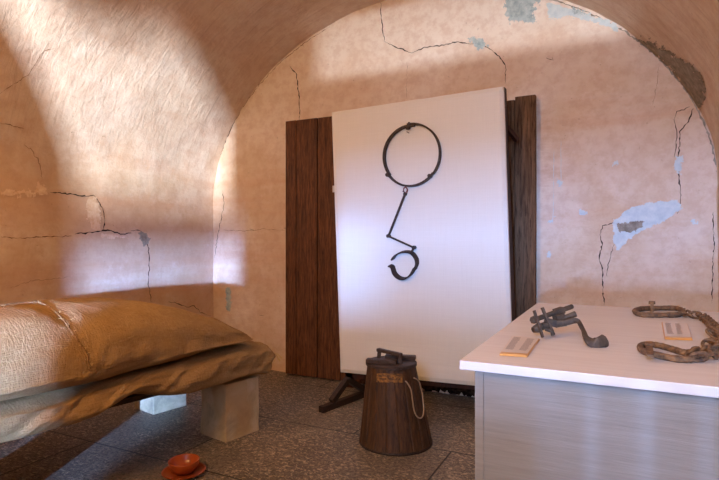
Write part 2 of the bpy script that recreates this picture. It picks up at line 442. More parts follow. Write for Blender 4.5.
crack([(265, 371), (290, 374), (332, 378)], BV_B, B, .03, jit=2)
crack([(410, 384), (440, 388), (475, 392)], BV_B, B, .14, jit=1.5, taper=False)  # broad dark strip along the wall base behind the board, not a crack
crack([(546, 58), (553, 60), (552, 57)], BV_B, B, .010)
for p in ((252, 229), (287, 303), (286, 228), (262, 315), (302, 45)):
    crack([(p[0]-2, p[1]), (p[0]+2, p[1]+1)], BV_B, B, .016, jit=.5)
patch([(612, 223), (625, 211), (645, 203), (662, 202), (678, 200), (682, 208), (665, 221), (645, 229), (627, 241), (617, 252), (614, 240)], BV_B, B, 'lime', 'fresh_lime_patch', jag=2.2)
patch([(616, 223), (646, 221), (640, 228), (628, 233), (618, 231)], BV_B, B, 'bare', off=.008)
patch([(676, 157), (682, 157), (682, 165), (679, 175), (675, 170)], BV_B, B, 'lime', 'fresh_lime_patch', off=.005)
patch([(505, -4), (540, -4), (534, 14), (532, 24), (520, 20), (508, 23)], BV_B, B, 'bare_blue', jag=5)
patch([(548, 3), (560, 6), (590, 14), (620, 27), (618, 31), (590, 20), (566, 17), (548, 20)], BV_B, B, 'lime', 'fresh_lime_patch', jag=3)
patch([(470, 38), (482, 38), (488, 46), (478, 50)], BV_B, B, 'bare_blue', jag=4)
patch([(572, 8), (583, 9), (586, 15), (574, 14)], BV_B, B, 'bare_blue', jag=3)
for (x, y) in ((614, 163), (693, 221), (560, 183), (552, 222), (548, 255), (583, 212)):
    patch([(x-3, y-2), (x+3, y-3), (x+3, y+3), (x-3, y+2)], BV_B, B, 'lime', 'fresh_lime_patch', jag=4)
for a, b in (((554, 150), (553, 225)), ((561, 140), (561, 190)), ((536, 205), (537, 300))):
    crack([a, b], BV_B, B, .006, 'lime', .4, 'paint_drip')
patch([(226, 288), (231, 288), (231, 310), (227, 310)], BV_B, B, 'bare_blue', jag=2)
# along the arch joint
arch = []
for k in range(-3, 60):
    a = PI*(1-k/60)
    if k < 2 or 0: continue
    arch.append((CX+RA*cos(a), SPR+RB*sin(a)))
def proj(p):
    v = Vector(p)-CAM; d = v.dot(FWD); return (359.5+F*v.dot(RGT)/d, 240-F*v.dot(UP)/d)
ap = [proj((x*.997, -.03, z-.03)) for x, z in arch]
crack([p for p in ap[0:22]], BV_B, B, .009, 'crack_faint', 1.0)
crack([p for p in ap[2:9]], BV_B, B, .012, 'crack', 1.0)
crack([p for p in ap[38:]], BV_B, B, .018, 'bare', 1.6, 'joint_gap')

VL = wall_left; VC = ceiling
crack([(50, 192), (62, 193), (75, 195), (84, 196), (93, 195), (100, 203), (103, 211), (105, 220), (103, 231)], BV_L, VL, .014)
crack([(74, 234), (85, 233), (95, 232), (103, 230), (112, 231), (120, 234), (131, 233)], BV_L, VL, .018)
crack([(131, 231), (140, 230), (145, 235), (148, 247), (149, 258), (149, 270), (148, 282), (151, 302)], BV_L, VL, .012)
crack([(168, 302), (177, 303), (186, 307), (194, 306), (200, 312), (206, 315), (210, 316)], BV_L, VL, .012)
crack([(0, 237), (20, 238), (45, 237), (72, 236)], BV_L, VL, .009, 'crack_faint')
crack([(0, 93), (20, 80), (28, 75), (35, 63), (43, 51), (56, 48)], BV_L, VC, .005, 'crack_faint')
crack([(0, 123), (10, 125), (24, 129)], BV_L, VL, .008, 'crack_faint')
crack([(10, 288), (30, 281), (50, 279), (70, 277)], BV_L, VL, .004, 'crack_faint')
crack([(24, 145), (33, 152), (38, 160), (42, 178)], BV_L, VL, .007, 'crack_faint', 2)
patch([(0, 190), (20, 190), (34, 192), (40, 180), (47, 192), (36, 195), (0, 196)], BV_L, VL, 'smudge', 'worn_plaster_patch', jag=5)
patch([(88, 196), (96, 198), (101, 215), (99, 230), (90, 228), (86, 208)], BV_L, VL, 'smudge', 'worn_plaster_patch', jag=3)
patch([(138, 232), (146, 233), (149, 241), (145, 247), (139, 239)], BV_L, VL, 'bare', jag=3, off=.006)
patch([(100, 234), (118, 235), (128, 238), (100, 237)], BV_L, VL, 'smudge', 'worn_plaster_patch', jag=2)
for p in ((72, 132), (103, 136)): crack([(p[0]-1, p[1]), (p[0]+2, p[1])], BV_L, VC, .014, jit=.3)
patch([(640, 37), (655, 43), (672, 54), (692, 62), (701, 74), (708, 96), (702, 104), (696, 108), (688, 94), (674, 74), (655, 53)], BV_R, VC, 'bare', jag=5, step=.8)
patch([(600, 22), (625, 31), (645, 42), (655, 52), (640, 46), (620, 36)], BV_R, VC, 'bare', jag=2, step=.8)

# ------------------------------------------------------------------ plank panels on the back wall
tw = thing('plank_panel', 'tall dark brown wooden plank panel standing against the back wall left of the canvas', 'wooden panel', (-2.3, -.06, 0))
xs = [-2.69, -2.575, -2.36, -2.13, -1.90]
for i in range(4):
    bm = bx(xs[i]+.003, xs[i+1]-.003, -.085+random.uniform(-.004, .004), -.04, .012, 2.262+random.uniform(-.012, .012)-.004*i)
    obj('plank', bm, M['plank'], tw, bevel=.004)
for z in (.45, 1.8): obj('batten', bx(-2.62, -1.92, -.04, -.012, z-.05, z+.05), M['plank'], tw)
obj('bracket', bx(-2.20, -2.135, -.10, -.087, 1.605, 1.66), M['white'], tw)
tw2 = thing('plank_panel', 'narrow weathered brown wooden panel against the back wall right of the canvas', 'wooden panel', (-.75, -.06, 0))
for (a, b, zt, m_) in ((-.98, -.80, 2.22, 'plank_grey'), (-.797, -.70, 2.215, 'plank_grey'), (-.697, -.555, 2.235, 'plank_grey')):
    obj('plank', bx(a, b, -.085+random.uniform(-.003, .003), -.04, .012, zt), M[m_], tw2, bevel=.004)
for z in (.45, 1.8): obj('batten', bx(-.96, -.58, -.04, -.012, z-.05, z+.05), M['plank'], tw2)

# ------------------------------------------------------------------ canvas display panel
PY = -.40
c_tl, c_tr, c_bl, c_br = on_y(331, 112, PY), on_y(503, 86, PY), on_y(340, 372.5, PY), on_y(513, 390, PY)
stand = thing('display_board', 'large upright display board wrapped in cream canvas carrying the hanging iron rings', 'display board', (-1.3, PY, 0))
bm = bmesh.new(); NXp, NZp = 50, 70; g = []
for side in (0, 1):
    G = []
    for i in range(NXp+1):
        row = []
        for j in range(NZp+1):
            u, v = i/NXp, j/NZp
            p = (c_bl*(1-u)+c_br*u)*(1-v)+(c_tl*(1-u)+c_tr*u)*v
            p = p.copy(); 
            if side == 0:
                e = min(u, 1-u, v, 1-v)
                p.y += -.0*e + .004*noise.noise(Vector((u*2.5, 0, v*12)))*(1.3-v)+.004*noise.noise(Vector((u*1.5+3, 2, v*30)))*max(0, .4-v)*2.5
                p.y += .012*max(0, 1-e*80)
            else: p.y += .045
            if j == NZp: p.z += .004*noise.noise(Vector((u*9, 3, 0)))
            row.append(bm.verts.new(p))
        G.append(row)
    g.append(G)
for i in range(NXp):
    for j in range(NZp):
        for s in (0, 1): bm.faces.new((g[s][i][j], g[s][i+1][j], g[s][i+1][j+1], g[s][i][j+1]))
for i in range(NXp):
    for j in (0, NZp): bm.faces.new((g[0][i][j], g[0][i+1][j], g[1][i+1][j], g[1][i][j]))
for j in range(NZp):
    for i in (0, NXp): bm.faces.new((g[0][i][j], g[0][i][j+1], g[1][i][j+1], g[1][i][j]))
bmesh.ops.recalc_face_normals(bm, faces=bm.faces)
obj('canvas', bm, M['canvas'], stand, smooth=False)
# side stiles and bottom rail behind the canvas
def quadbox(a, b, c, d, y0, y1):      # a,b,c,d in x,z
    bm = bmesh.new(); f = [bm.verts.new((p[0], y0, p[1])) for p in (a, b, c, d)]; k = [bm.verts.new((p[0], y1, p[1])) for p in (a, b, c, d)]
    bm.faces.new(f); bm.faces.new(k)
    for i in range(4): bm.faces.new((f[i], f[(i+1) % 4], k[(i+1) % 4], k[i]))
    bmesh.ops.recalc_face_normals(bm, faces=bm.faces); return bm
r0, r1 = c_br, c_tr
bm = bmesh.new()
f0 = [(r0.x-.06, PY+.047, .05), (r0.x+.004, PY+.047, .05), (r1.x+.004, PY+.047, r1.z+.005), (r1.x-.06, PY+.047, r1.z+.005)]
f1 = [(r0.x-.06, PY+.20, .05), (r0.x+.004, PY+.20, .05), (r1.x+.004, PY+.10, r1.z+.005), (r1.x-.06, PY+.10, r1.z+.005)]
A = [bm.verts.new(p) for p in f0]; Bq = [bm.verts.new(p) for p in f1]
bm.faces.new(A); bm.faces.new(Bq)
for i in range(4): bm.faces.new((A[i], A[(i+1) % 4], Bq[(i+1) % 4], Bq[i]))
bmesh.ops.recalc_face_normals(bm, faces=bm.faces)
obj('stile', bm, M['frame_wood'], stand, bevel=.003)
obj('stile', quadbox((c_bl.x+.03, .05), (c_bl.x+.09, .05), (c_tl.x+.09, c_tl.z-.03), (c_tl.x+.03, c_tl.z-.03), PY+.047, PY+.09), M['frame_wood'], stand)
bm = bmesh.new(); bar(bm, (r1.x+.0, PY+.11, 1.98), (r1.x+.055, PY+.20, 1.90), .03, .03); obj('brace', bm, M['frame_wood'], stand)
obj('bottom_rail', quadbox((c_bl.x+.02, .115), (c_br.x-.07, .165), (c_br.x-.07, .235), (c_bl.x+.02, .185), PY+.047, PY+.075), M['frame_wood'], stand)
for xf in (-1.83, -.70):
    dx = 0.08 if xf < -1 else 0
    bm = bmesh.new()
    a, b = Vector((xf-.045, -.84, .022)), Vector((xf+.06, -.34, .022)); top = a.lerp(b, .56)+Vector((0, 0, .15))
    bar(bm, a, b, .045, .044); ft = obj('foot', bm, M['foot_wood'], stand, bevel=.003)
    for (p, q) in ((a.lerp(b, .22)+Vector((0, 0, .03)), top), (a.lerp(b, .96)+Vector((0, 0, .03)), top)):
        bm = bmesh.new(); bar(bm, p, q, .04, .04); obj('foot_brace', bm, M['foot_wood'], ft)
# ---- hanging iron
def onp(px, py, off=.02): return on_y(px, py, PY-off)
irons = thing('iron_restraint', 'hinged iron body ring with folding rod and small open cuff hanging on the canvas', 'iron restraint', tuple(onp(405, 189)))
cc = (onp(383.5, 156)+onp(439.5, 156))/2; cc.z = (onp(411, 124.5).z+onp(411, 186).z)/2
rx, rz = (onp(439.5, 156)-onp(383.5, 156)).length/2, (onp(411, 124.5).z-onp(411, 186).z)/2
def arc(a0, a1, k=30, dr=0, dy=0): return [cc+Vector(((rx+dr)*cos(math.radians(a0+(a1-a0)*i/k)), dy, (rz+dr)*sin(math.radians(a0+(a1-a0)*i/k)))) for i in range(k+1)]
DY = (0, 1, 0)
bm = bmesh.new(); band(bm, arc(-40, 97, dr=.004), DY, .028, .013); o1 = obj('ring_half', bm, M['iron'], irons)
bm = bmesh.new(); band(bm, arc(82, 218, dr=-.008, dy=-.002), DY, .036, .014); obj('ring_half', bm, M['iron'], irons)
bm = bmesh.new(); band(bm, arc(212, 322, dr=0), DY, .03, .014); obj('ring_half', bm, M['iron'], irons)
def rivet(p, r=.012, L=.03, nm='rivet', ax=Vector((0, 1, 0)), par=irons):
    bm = bmesh.new(); cyl(bm, Vector(p)-ax*L/2, Vector(p)+ax*L/2, r, 10); obj(nm, bm, M['iron'], par)
rivet(onp(409, 125, .035), .008, .04, 'hinge_pin', Vector((0, 0, 1)))
rivet(onp(388, 175), .015, .04, 'hinge_pin'); rivet(onp(430, 176), .014, .04, 'hinge_pin')
rivet(onp(408, 128, .03), .013, .025, 'hinge_pin', Vector((1, 0, 0)))
bm = bmesh.new(); c0 = onp(405.3, 190); tube(bm, [c0+Vector((.014*cos(t*PI/8), 0, .02*sin(t*PI/8))) for t in range(16)], .0045, 6, True); obj('link', bm, M['redwire'], irons, True)
a, b, c = onp(405, 194), onp(388.5, 236), onp(414, 247.5)
bm = bmesh.new(); bar(bm, a, b, .012, .016, Vector((0, 1, 0))); obj('rod', bm, M['iron'], irons)
bm = bmesh.new(); bar(bm, b+Vector((0, -.01, 0)), c+Vector((0, -.01, 0)), .012, .016, Vector((0, 1, 0))); obj('rod', bm, M['iron'], irons)
rivet(a, .012, .02); rivet(b, .014, .03); rivet(c, .014, .034)
bm = bmesh.new(); bar(bm, c, onp(411, 253), .012, .02, Vector((0, 1, 0))); obj('rod', bm, M['iron'], irons)
cuff = [(392.5, 259.5), (396, 255), (403, 251.8), (411, 252.5), (416, 258), (417, 264), (414.5, 270)]
bm = bmesh.new(); band(bm, spline([onp(x, y) for x, y in cuff]), (.25, 1, .3), .042, .010); obj('cuff_half', bm, M['iron'], irons)
cuff = [(415, 267.5), (411, 274.5), (405, 278.5), (399, 277.5), (394.5, 273), (392.5, 267), (389.5, 265.5)]
bm = bmesh.new(); band(bm, spline([onp(x, y, .022) for x, y in cuff]), (.25, 1, .3), .046, .010); obj('cuff_half', bm, M['iron'], irons)
rivet(onp(415.5, 268), .010, .03, 'hinge_pin')
# nails that carry it
for q in ((409, 133), (405, 192)):
    p = onp(*q, 0); bm = bmesh.new(); cyl(bm, p+Vector((0, .004, 0)), p+Vector((0, -.045, 0)), .003, 6); obj('nail', bm, M['iron'], irons)

# ------------------------------------------------------------------ the bed
TH = math.radians(11)
D_ = Vector((-sin(TH), -cos(TH), 0)); E_ = Vector((-cos(TH), sin(TH), 0)); O_ = Vector((-1.95, -1.17, 0))
def bl(s, t, z=0): return O_+D_*s+E_*t+Vector((0, 0, z))
BM = Matrix((( *D_, 0), (*E_, 0), (0, 0, 1, 0), (0, 0, 0, 1))).transposed(); BM.translation = O_
LB, WB = 2.15, 1.02
bedm = lambda *a: bx(*a, mat=BM)
deck = thing('bed_base', 'low plank bed base lying across the pale stone blocks', 'bed base', tuple(bl(1.1, .5)))
for i in range(5):
    obj('board', bedm(.06, LB-.05, .19+i*.15, .19+i*.15+.146, .345, .372), M['deck'], deck)
blab = ['large pale stone block under the right front corner of the sack bed', 'pale blue-lit stone block under the back of the bed by the wall',
        'stone block under the near front corner of the bed', 'stone block under the near wall side of the bed']
def stone(s, t, lab, seed, hid=False):
    bm = bmesh.new(); 
    c = [(s-.13, s+.13), (t-.12, t+.12), (0, .343)]
    bmesh.ops.create_cube(bm, size=1); bmesh.ops.subdivide_edges(bm, edges=bm.edges, cuts=9, use_grid_fill=True)
    for v in bm.verts:
        v.co = Vector(((v.co.x)*.26*(1.0-.03*(v.co.z)), v.co.y*.24*(1.0-.03*v.co.z), (v.co.z+.5)*.343))
        if .01 < v.co.z < .33: v.co += v.co.normalized()*.006*noise.noise(v.co*9+Vector((seed, 0, 0)))
        v.co = BM @ (v.co+Vector((s, t, 0)))
    o = obj('stone_block', bm, M['block'], bevel=.006); tag(o, lab, 'stone block', None); return o
p1 = (Vector((-2.10, -1.56, 0))-O_); s1 = p1.dot(D_)-.13; t1 = p1.dot(E_)+.12
p2 = (Vector((-2.88, -1.39, 0))-O_); s2 = p2.dot(D_)-.13; t2 = p2.dot(E_)+.12
stone(s1, t1, blab[0], 1); stone(s2, t2, blab[1], 5)
stone(1.85, .2, 'stone block carrying the near end of the bed, on the side facing the room', 9)
stone(1.85, .82, 'stone block carrying the near end of the bed, on the side by the left wall', 12)

def sack(name, s0, s1_, t0, t1_, zb, zt, nz, seed, label, ew=.22, pw=3.0, pz=2.6, mf=.4, fold=0):
    """zb(s,t'), zt(s,t') bottom and top height; t' in -1..1"""
    bm = bmesh.new(); uv = bm.loops.layers.uv.new(); NS, NP = 150, 110; rings = []
    tc, hw = (t0+t1_)/2, (t1_-t0)/2
    for i in range(NS+1):
        u = i/NS; s = s0+(s1_-s0)*u
        e = min(u, 1-u)*(s1_-s0)
        k = min(1, e/ew); endf = math.sqrt(max(0, 1-(1-k)**2.3))
        row = []
        for j in range(NP):
            a = 2*PI*j/NP; ca, sa = cos(a), sin(a)
            x = math.copysign(abs(ca)**(2/pw), ca); z = math.copysign(abs(sa)**(2/pz), sa)
            w = hw*(.93+.07*endf)
            lo, hi = zb(s, x), zt(s, x); mid = lo+(hi-lo)*mf
            h = (hi-mid) if z > 0 else (mid-lo)
            q = Vector((s*2, x*1.4, z+seed))
            r = 1+.0*z
            dz = .020*noise.noise(q*1.4)+.010*noise.noise(q*3.4)+.005*noise.noise(q*8)
            dt = .030*noise.noise(q*1.3+Vector((3, 0, 0)))+.012*noise.noise(q*4)
            side = abs(x)**6
            dt += fold*side*(.010*noise.noise(Vector((s*11+z*1.5, 4, seed)))+.007*noise.noise(Vector((s*26+z*3, 1, seed))))
            P = Vector((s, tc+x*w+dt*abs(x), mid+z*h*endf+dz*(1 if z > -.2 else .25)*endf))
            if z < 0: P.z = max(P.z, lo+.002)
            if z > 0 and fold > 1 and s > .3: P.z = min(P.z, hi)
            row.append(bm.verts.new(BM @ P))
        rings.append(row)
    per = 2*(t1_-t0)+.6
    for i in range(NS):
        for j in range(NP):
            f = bm.faces.new((rings[i][j], rings[i+1][j], rings[i+1][(j+1) % NP], rings[i][(j+1) % NP]))
            for l, (a, b) in zip(f.loops, ((i, j), (i+1, j), (i+1, j+1), (i, j+1))): l[uv].uv = (s0+(s1_-s0)*a/NS, b/NP*per)
    bm.faces.new(rings[0]); bm.faces.new(list(reversed(rings[-1]))); bmesh.ops.recalc_face_normals(bm, faces=bm.faces)
    o = obj(name, bm, M['burlap'], smooth=True); tag(o, label, 'mattress', None); return o
def sm(a, b, x):
    x = min(1, max(0, (x-a)/(b-a))); return x*x*(3-2*x)
def dip(s, c, w): return math.exp(-((s-c)/w)**2)
def seamz(s): return .568-.05*sm(.35, 0, s)-.052*sm(.45, 1.1, s)+.014*dip(s, 1.0, .12)
lower = sack('straw_mattress', .10, LB, -.03, WB,
     lambda s, x: .376-.03*sm(-.6, -1, x)*(1-dip(s, 1.0, .2))+.06*dip(s, 1.02, .13)*sm(-.3, -1, x)-.03*dip(s, .1, .10)*sm(-.5, -1, x),
     lambda s, x: seamz(s)-.006+.03*dip(s, .15, .2), 1, 3, 'lower burlap straw mattress, thin sack lying directly on the bed boards', ew=.045, pw=6, pz=3.5, mf=.6, fold=1.6)
upper = sack('straw_mattress', .26, LB-.02, -.03, WB-.02,
     lambda s, x: seamz(s)+.004+.03*dip(s, .15, .2),
     lambda s, x: seamz(s)+.055+.255*sm(.05, .9, s)*(1-.32*sm(1.4, 2.0, s))*(1-.25*abs(x)**2) + (.568-.05*sm(.35, 0, s)-seamz(s))*1.0 - .014*dip(s, 1.28, .05), 1, 11,
     'thick upper burlap straw mattress with a ragged stitched seam, piled on the lower one', ew=.16, pw=6, pz=2.5, mf=.28, fold=.7)
BU = bvh_of(upper); BLo = bvh_of(lower)
def seam(path, bv, parent, r=.0045, nm='seam', stitches=True):
    pts = []
    for h in [hit(bv, *p, .003) for p in path]:
        if h: pts.append(h[0])
    pts = spline(pts, 8)
    pts = [p+Vector((random.uniform(-1, 1), random.uniform(-1, 1), random.uniform(-.5, 1)))*.0025 for p in pts]
    bm = bmesh.new(); tube(bm, pts, r, 6, rs=[r*random.uniform(.6, 1.3) for _ in pts]); sm_ = obj(nm, bm, M['seam'], parent, True)
    if stitches:
        bm = bmesh.new()
        for p in pts[::2]:
            d = Vector((random.uniform(-1, 1), random.uniform(-1, 1), random.uniform(.1, .8))).normalized()
            tube(bm, [p, p+d*.012, p+d*.02+Vector((0, 0, -.004))], .0010, 4)
        obj('loose_threads', bm, M['straw'], sm_)['kind'] = 'stuff'
seam([(38, 302), (50, 308), (60, 317), (68, 327), (74, 336), (80, 344), (86, 354), (88, 364), (89, 370)], BU, upper)
seam([(38, 302), (25, 301), (12, 303), (0, 306)], BU, upper, .004)
bm = bmesh.new()
for _ in range(26):
    h = hit(BU, random.uniform(3, 130), random.uniform(297, 360), .003)
    if not h: continue
    d = Vector((random.uniform(-1, 1), random.uniform(-1, 1), random.uniform(-.2, .6))).normalized()
    tube(bm, [h[0], h[0]+d*.015, h[0]+d*.03+Vector((0, 0, .004))], .0006, 4)
o = obj('straw_wisps', bm, M['straw'], upper); o['kind'] = 'stuff'
# ragged sewn corner of the lower sack
bm = bmesh.new(); c_ = bl(.10, -.01, .49)
for _ in range(7):
    d = (-D_*random.uniform(.2, 1)-E_*random.uniform(.1, 1)+Vector((0, 0, random.uniform(-1.2, .1)))).normalized()
    tube(bm, [c_+Vector((0, 0, random.uniform(-.06, .02))), c_+d*.02, c_+d*.05+Vector((0, 0, -.02))], .0015, 4)
o = obj('corner_threads', bm, M['straw'], lower); o['kind'] = 'stuff'

# ------------------------------------------------------------------ bowl and saucer
bc = Vector((-2.0, -2.02, 0)); bc = on_z(184, 474, 0)
bm = bmesh.new(); lathe(bm, [(.045, .0), (.055, .002), (.10, .014), (.109, .020), (.108, .023), (.098, .019), (.056, .009), (.04, .007)], 48, bc)
o = obj('saucer', bm, M['terra'], smooth=True); tag(o, 'glazed orange-brown terracotta saucer lying on the stone floor', 'saucer')
bm = bmesh.new(); lathe(bm, [(.036, .0105), (.042, .012), (.060, .026), (.072, .046), (.077, .066), (.0785, .073), (.076, .0745), (.0735, .070), (.068, .048), (.055, .029), (.035, .020), (.01, .018)], 48, bc)
o = obj('bowl', bm, M['terra'], smooth=True); tag(o, 'small round glazed terracotta bowl sitting in the saucer on the floor', 'bowl')

# ------------------------------------------------------------------ wooden tub
kb = Vector((-1.21, -1.09, 0))
tub = thing('wooden_tub', 'dark tapered stave tub with flat lid and wooden handle on the floor before the canvas', 'wooden tub', tuple(kb))
HT, RBt, RTt = .458, .218, .143
NSt = 18
def groove(a, r, z):
    x = (a/(2*PI)*NSt) % 1; return 1-.020*max(0, 1-min(x, 1-x)/.07)+.004*sin(int(a/(2*PI)*NSt)*12.9)
bm = bmesh.new()
prf = [(RBt-.006, 0), (RBt, .006)]+[(RBt+(RTt-RBt)*k/14, HT*k/14) for k in range(1, 14)]+[(RTt, HT)]
lathe(bm, prf, NSt*12, kb, groove); obj('body', bm, M['stave'], tub)
bm = bmesh.new(); lathe(bm, [(RBt-.004, .001), (RBt+.001, .002), (RBt+.0005, .014), (RBt-.004, .016)], 60, kb); obj('bottom_hoop', bm, M['iron'], tub, True)
bm = bmesh.new(); lathe(bm, [(RTt-.002, HT+.001), (RTt+.009, HT+.003), (RTt+.009, HT+.017), (RTt+.004, HT+.021)], 60, kb); lid = obj('lid', bm, M['lid'], tub, False)
zt_ = HT+.021
# cleats and handle in the lid's own frame
ang = math.radians(14)
LM = Matrix.Translation(kb+Vector((0, 0, zt_))) @ Matrix.Rotation(ang, 4, 'Z')
obj('cleat', bx(-.135, .045, -.092, -.040, .0, .024, mat=LM), M['lid'], lid, bevel=.004)
obj('cleat', bx(-.045, .140, .045, .094, .0, .024, mat=LM), M['lid'], lid, bevel=.004)
bm = bmesh.new()
h0, h1 = LM @ Vector((-.072, .030, .056)), LM @ Vector((.058, -.040, .050))
bar(bm, h0-(h1-h0)*.10, h1+(h1-h0)*.10, .030, .020); hd = obj('handle', bm, M['lid'], lid, bevel=.004)
for q, x in ((h0, -.082), (h1, .066)):
    bm = bmesh.new(); e = LM @ Vector((x, .034 if x < 0 else -.046, .0)); bar(bm, e, q, .028, .022, up=RGT); obj('handle_post', bm, M['lid'], hd, bevel=.003)
def lean(z): return RGT*(-.026*z/HT)
for o in list(tub.children)+list(lid.children)+list(hd.children):
    for v in o.data.vertices: v.co = v.co+lean(v.co.z)
def tubpt(px, py, off=.004):
    r = ray(px, py)   # intersect cone numerically
    t = 2.0; best = None
    for k in range(900):
        p = CAM+r*(2.3+k*.0015); rad = RBt+(RTt-RBt)*p.z/HT+off; kk = kb+lean(p.z)
        if 0 <= p.z <= HT+.05 and (Vector((p.x, p.y))-Vector((kk.x, kk.y))).length <= rad: return p
    # outside silhouette: nearest approach
    p0 = CAM; d = r; w = Vector((kk.x, kk.y, 0))-p0; tt = (w.x*d.x+w.y*d.y)/(d.x**2+d.y**2); return p0+d*tt
rp = [(405.5, 381), (408, 384), (411, 390), (412.5, 400), (414, 410), (417, 416.5), (421, 418), (423.6, 413), (423, 400), (421, 388), (418.5, 381), (414, 378)]
bm = bmesh.new(); tube(bm, spline([tubpt(*p, .007) for p in rp], 4), .0042, 6); obj('rope_loop', bm, M['rope'], tub, True)
bm = bmesh.new(); V = {}
for i in range(27):
    for j in range(10):
        V[i, j] = bm.verts.new(tubpt(376.5+i, 373.5+j+.02*(i-13), .003))
for i in range(26):
    for j in range(9):
        if noise.noise(Vector((i*.35, j*.5, 1))) > -.32: bm.faces.new((V[i, j], V[i+1, j], V[i+1, j+1], V[i, j+1]))
obj('faded_yellow_marking', bm, M['yellow'], tub)

# ------------------------------------------------------------------ display table
tx0, tx1, ty0, ty1, tz = -.365, .515, -2.71, -1.36, .90
table = thing('display_table', 'pale painted box-shaped display table with overhanging top in the right foreground', 'table', (.07, -2.03, 0))
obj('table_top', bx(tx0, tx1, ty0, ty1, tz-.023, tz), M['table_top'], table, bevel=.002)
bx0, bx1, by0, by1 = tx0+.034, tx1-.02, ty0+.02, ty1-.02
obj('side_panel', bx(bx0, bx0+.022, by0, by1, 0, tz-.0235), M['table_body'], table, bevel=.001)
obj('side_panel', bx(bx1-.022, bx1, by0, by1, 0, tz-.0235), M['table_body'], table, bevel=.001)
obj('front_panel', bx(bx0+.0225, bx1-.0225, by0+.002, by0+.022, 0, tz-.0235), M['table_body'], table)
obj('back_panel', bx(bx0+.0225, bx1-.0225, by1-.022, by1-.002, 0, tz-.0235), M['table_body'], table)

def placard(c4, lab, cols):
    c = [on_z(x, y, tz+.001) for x, y in c4]          # front-left, back-left, back-right, front-right
    cen = sum(c, Vector())/4
    t = thing('caption_plate', lab, 'caption card', (cen.x, cen.y, tz))
    bm = bmesh.new(); lo = [bm.verts.new(p) for p in c]; hi = [bm.verts.new(p+(cen-p)*.05+Vector((0, 0, .0045 if i in (0, 3) else .006))) for i, p in enumerate(c)]
    bm.faces.new(lo); bm.faces.new(hi)
    for i in range(4): bm.faces.new((lo[i], lo[(i+1) % 4], hi[(i+1) % 4], hi[i]))
    bmesh.ops.recalc_face_normals(bm, faces=bm.faces); obj('plate', bm, M['placard_edge'], t)
    def q(u, v, dz): 
        P = [p+(cen-p)*.05+Vector((0, 0, (.0045 if i in (0, 3) else .006)+dz)) for i, p in enumerate(c)]
        return (P[0]*(1-u)+P[3]*u)*(1-v)+(P[1]*(1-u)+P[2]*u)*v
    bm = bmesh.new(); bm.faces.new([bm.verts.new(q(u, v, .0006)) for u, v in ((.01, .07), (.99, .07), (.99, .99), (.01, .99))]); sh = obj('sheet', bm, M['sheet'], t)
    bm = bmesh.new()
    for (u0, u1) in cols:
        v = .90
        while v > .22:
            e = u1-random.uniform(0, .05)
            bm.faces.new([bm.verts.new(q(a, b, .0009)) for a, b in ((u0, v), (e, v), (e, v-.022), (u0, v-.022))]); v -= .055
    o = obj('printed_lines', bm, M['print'], sh); o['kind'] = 'stuff'
placard([(499, 355.5), (512.5, 337), (540, 340), (527, 357.5)], 'small caption plate with an amber front edge at the left corner of the table', ((.08, .38), (.60, .90)))
placard([(664.5, 339.5), (661.5, 323), (687.5, 324.5), (693, 340.5)], 'small caption plate lying inside the curve of the chain', ((.10, .36), (.50, .72)))

# ------------------------------------------------------------------ hand vice with curved lever
tool = thing('iron_thumbscrew', 'dark iron screw clamp with paired rods and a curved flat lever on the table', 'iron clamp', tuple(on_z(552, 336, tz)))
def P(x, y, d):
    p = atd(x, y, d); p.z = max(p.z, tz+.006); return p
def part(nm, f): bm = bmesh.new(); f(bm); return obj(nm, bm, M['iron_tool'], tool, bevel=0)
rod_a = (P(532.5, 320.5, 1.63), P(572, 306.5, 1.70))
part('rod', lambda b: cyl(b, *rod_a, .0078, 12))
ra = lambda t: rod_a[0].lerp(rod_a[1], t)
part('collar', lambda b: bar(b, ra(.56), ra(.76), .019, .019))
part('nut', lambda b: cyl(b, ra(-.01), ra(.10), .011, 6, .013))
rod_b = (P(533, 330, 1.61), P(576, 313.5, 1.66))
rb_ = lambda t: rod_b[0].lerp(rod_b[1], t)
part('rod', lambda b: cyl(b, rb_(0), rb_(.45), .0080, 12))
part('rod_end', lambda b: cyl(b, P(560, 319, 1.66), P(575.5, 314, 1.66), .0065, 12, .0098))
part('nut', lambda b: cyl(b, rb_(0), rb_(.12), .009, 8, .015))
part('nut', lambda b: cyl(b, rb_(.20), rb_(.34), .012, 8, .011))
part('clamp_block', lambda b: bar(b, P(555, 319.5, 1.655), P(563, 316.5, 1.665), .022, .024))
def leafplate(b, a, c, w):
    bar(b, a, c, .006, w, up=Vector((RGT.x*.3, RGT.y*.3, 0))+FWD)
part('clamp_plate', lambda b: bar(b, P(534, 310.5, 1.61), P(543, 338, 1.590), .014, .0055, up=RGT))
part('clamp_plate', lambda b: bar(b, P(542, 307.5, 1.63), P(553.5, 334.5, 1.61), .015, .006, up=RGT))
part('thumb_nut', lambda b: tube(b, [P(546, 329, 1.62), P(552, 331, 1.61), P(553, 335, 1.61)], .011, 8, flat=.6))
part('jaw', lambda b: bar(b, P(545, 321, 1.63), P(557, 324, 1.63), .018, .022))
lev = spline([P(556, 323.5, 1.625), P(566, 322.5, 1.62), P(575, 320.5, 1.605), P(579.5, 323.5, 1.58), P(583, 330, 1.54), P(586.5, 336.5, 1.50), P(591.5, 342, 1.475), P(598, 343.8, 1.47), P(604, 341, 1.475), P(606.5, 339, 1.48)], 5)
nl = len(lev); rr = []
for i in range(nl):
    t = i/(nl-1); rr.append(.0085+.0018*sm(.3, .45, t)+.0072*sm(.5, .8, t)-.0075*sm(.92, 1, t))
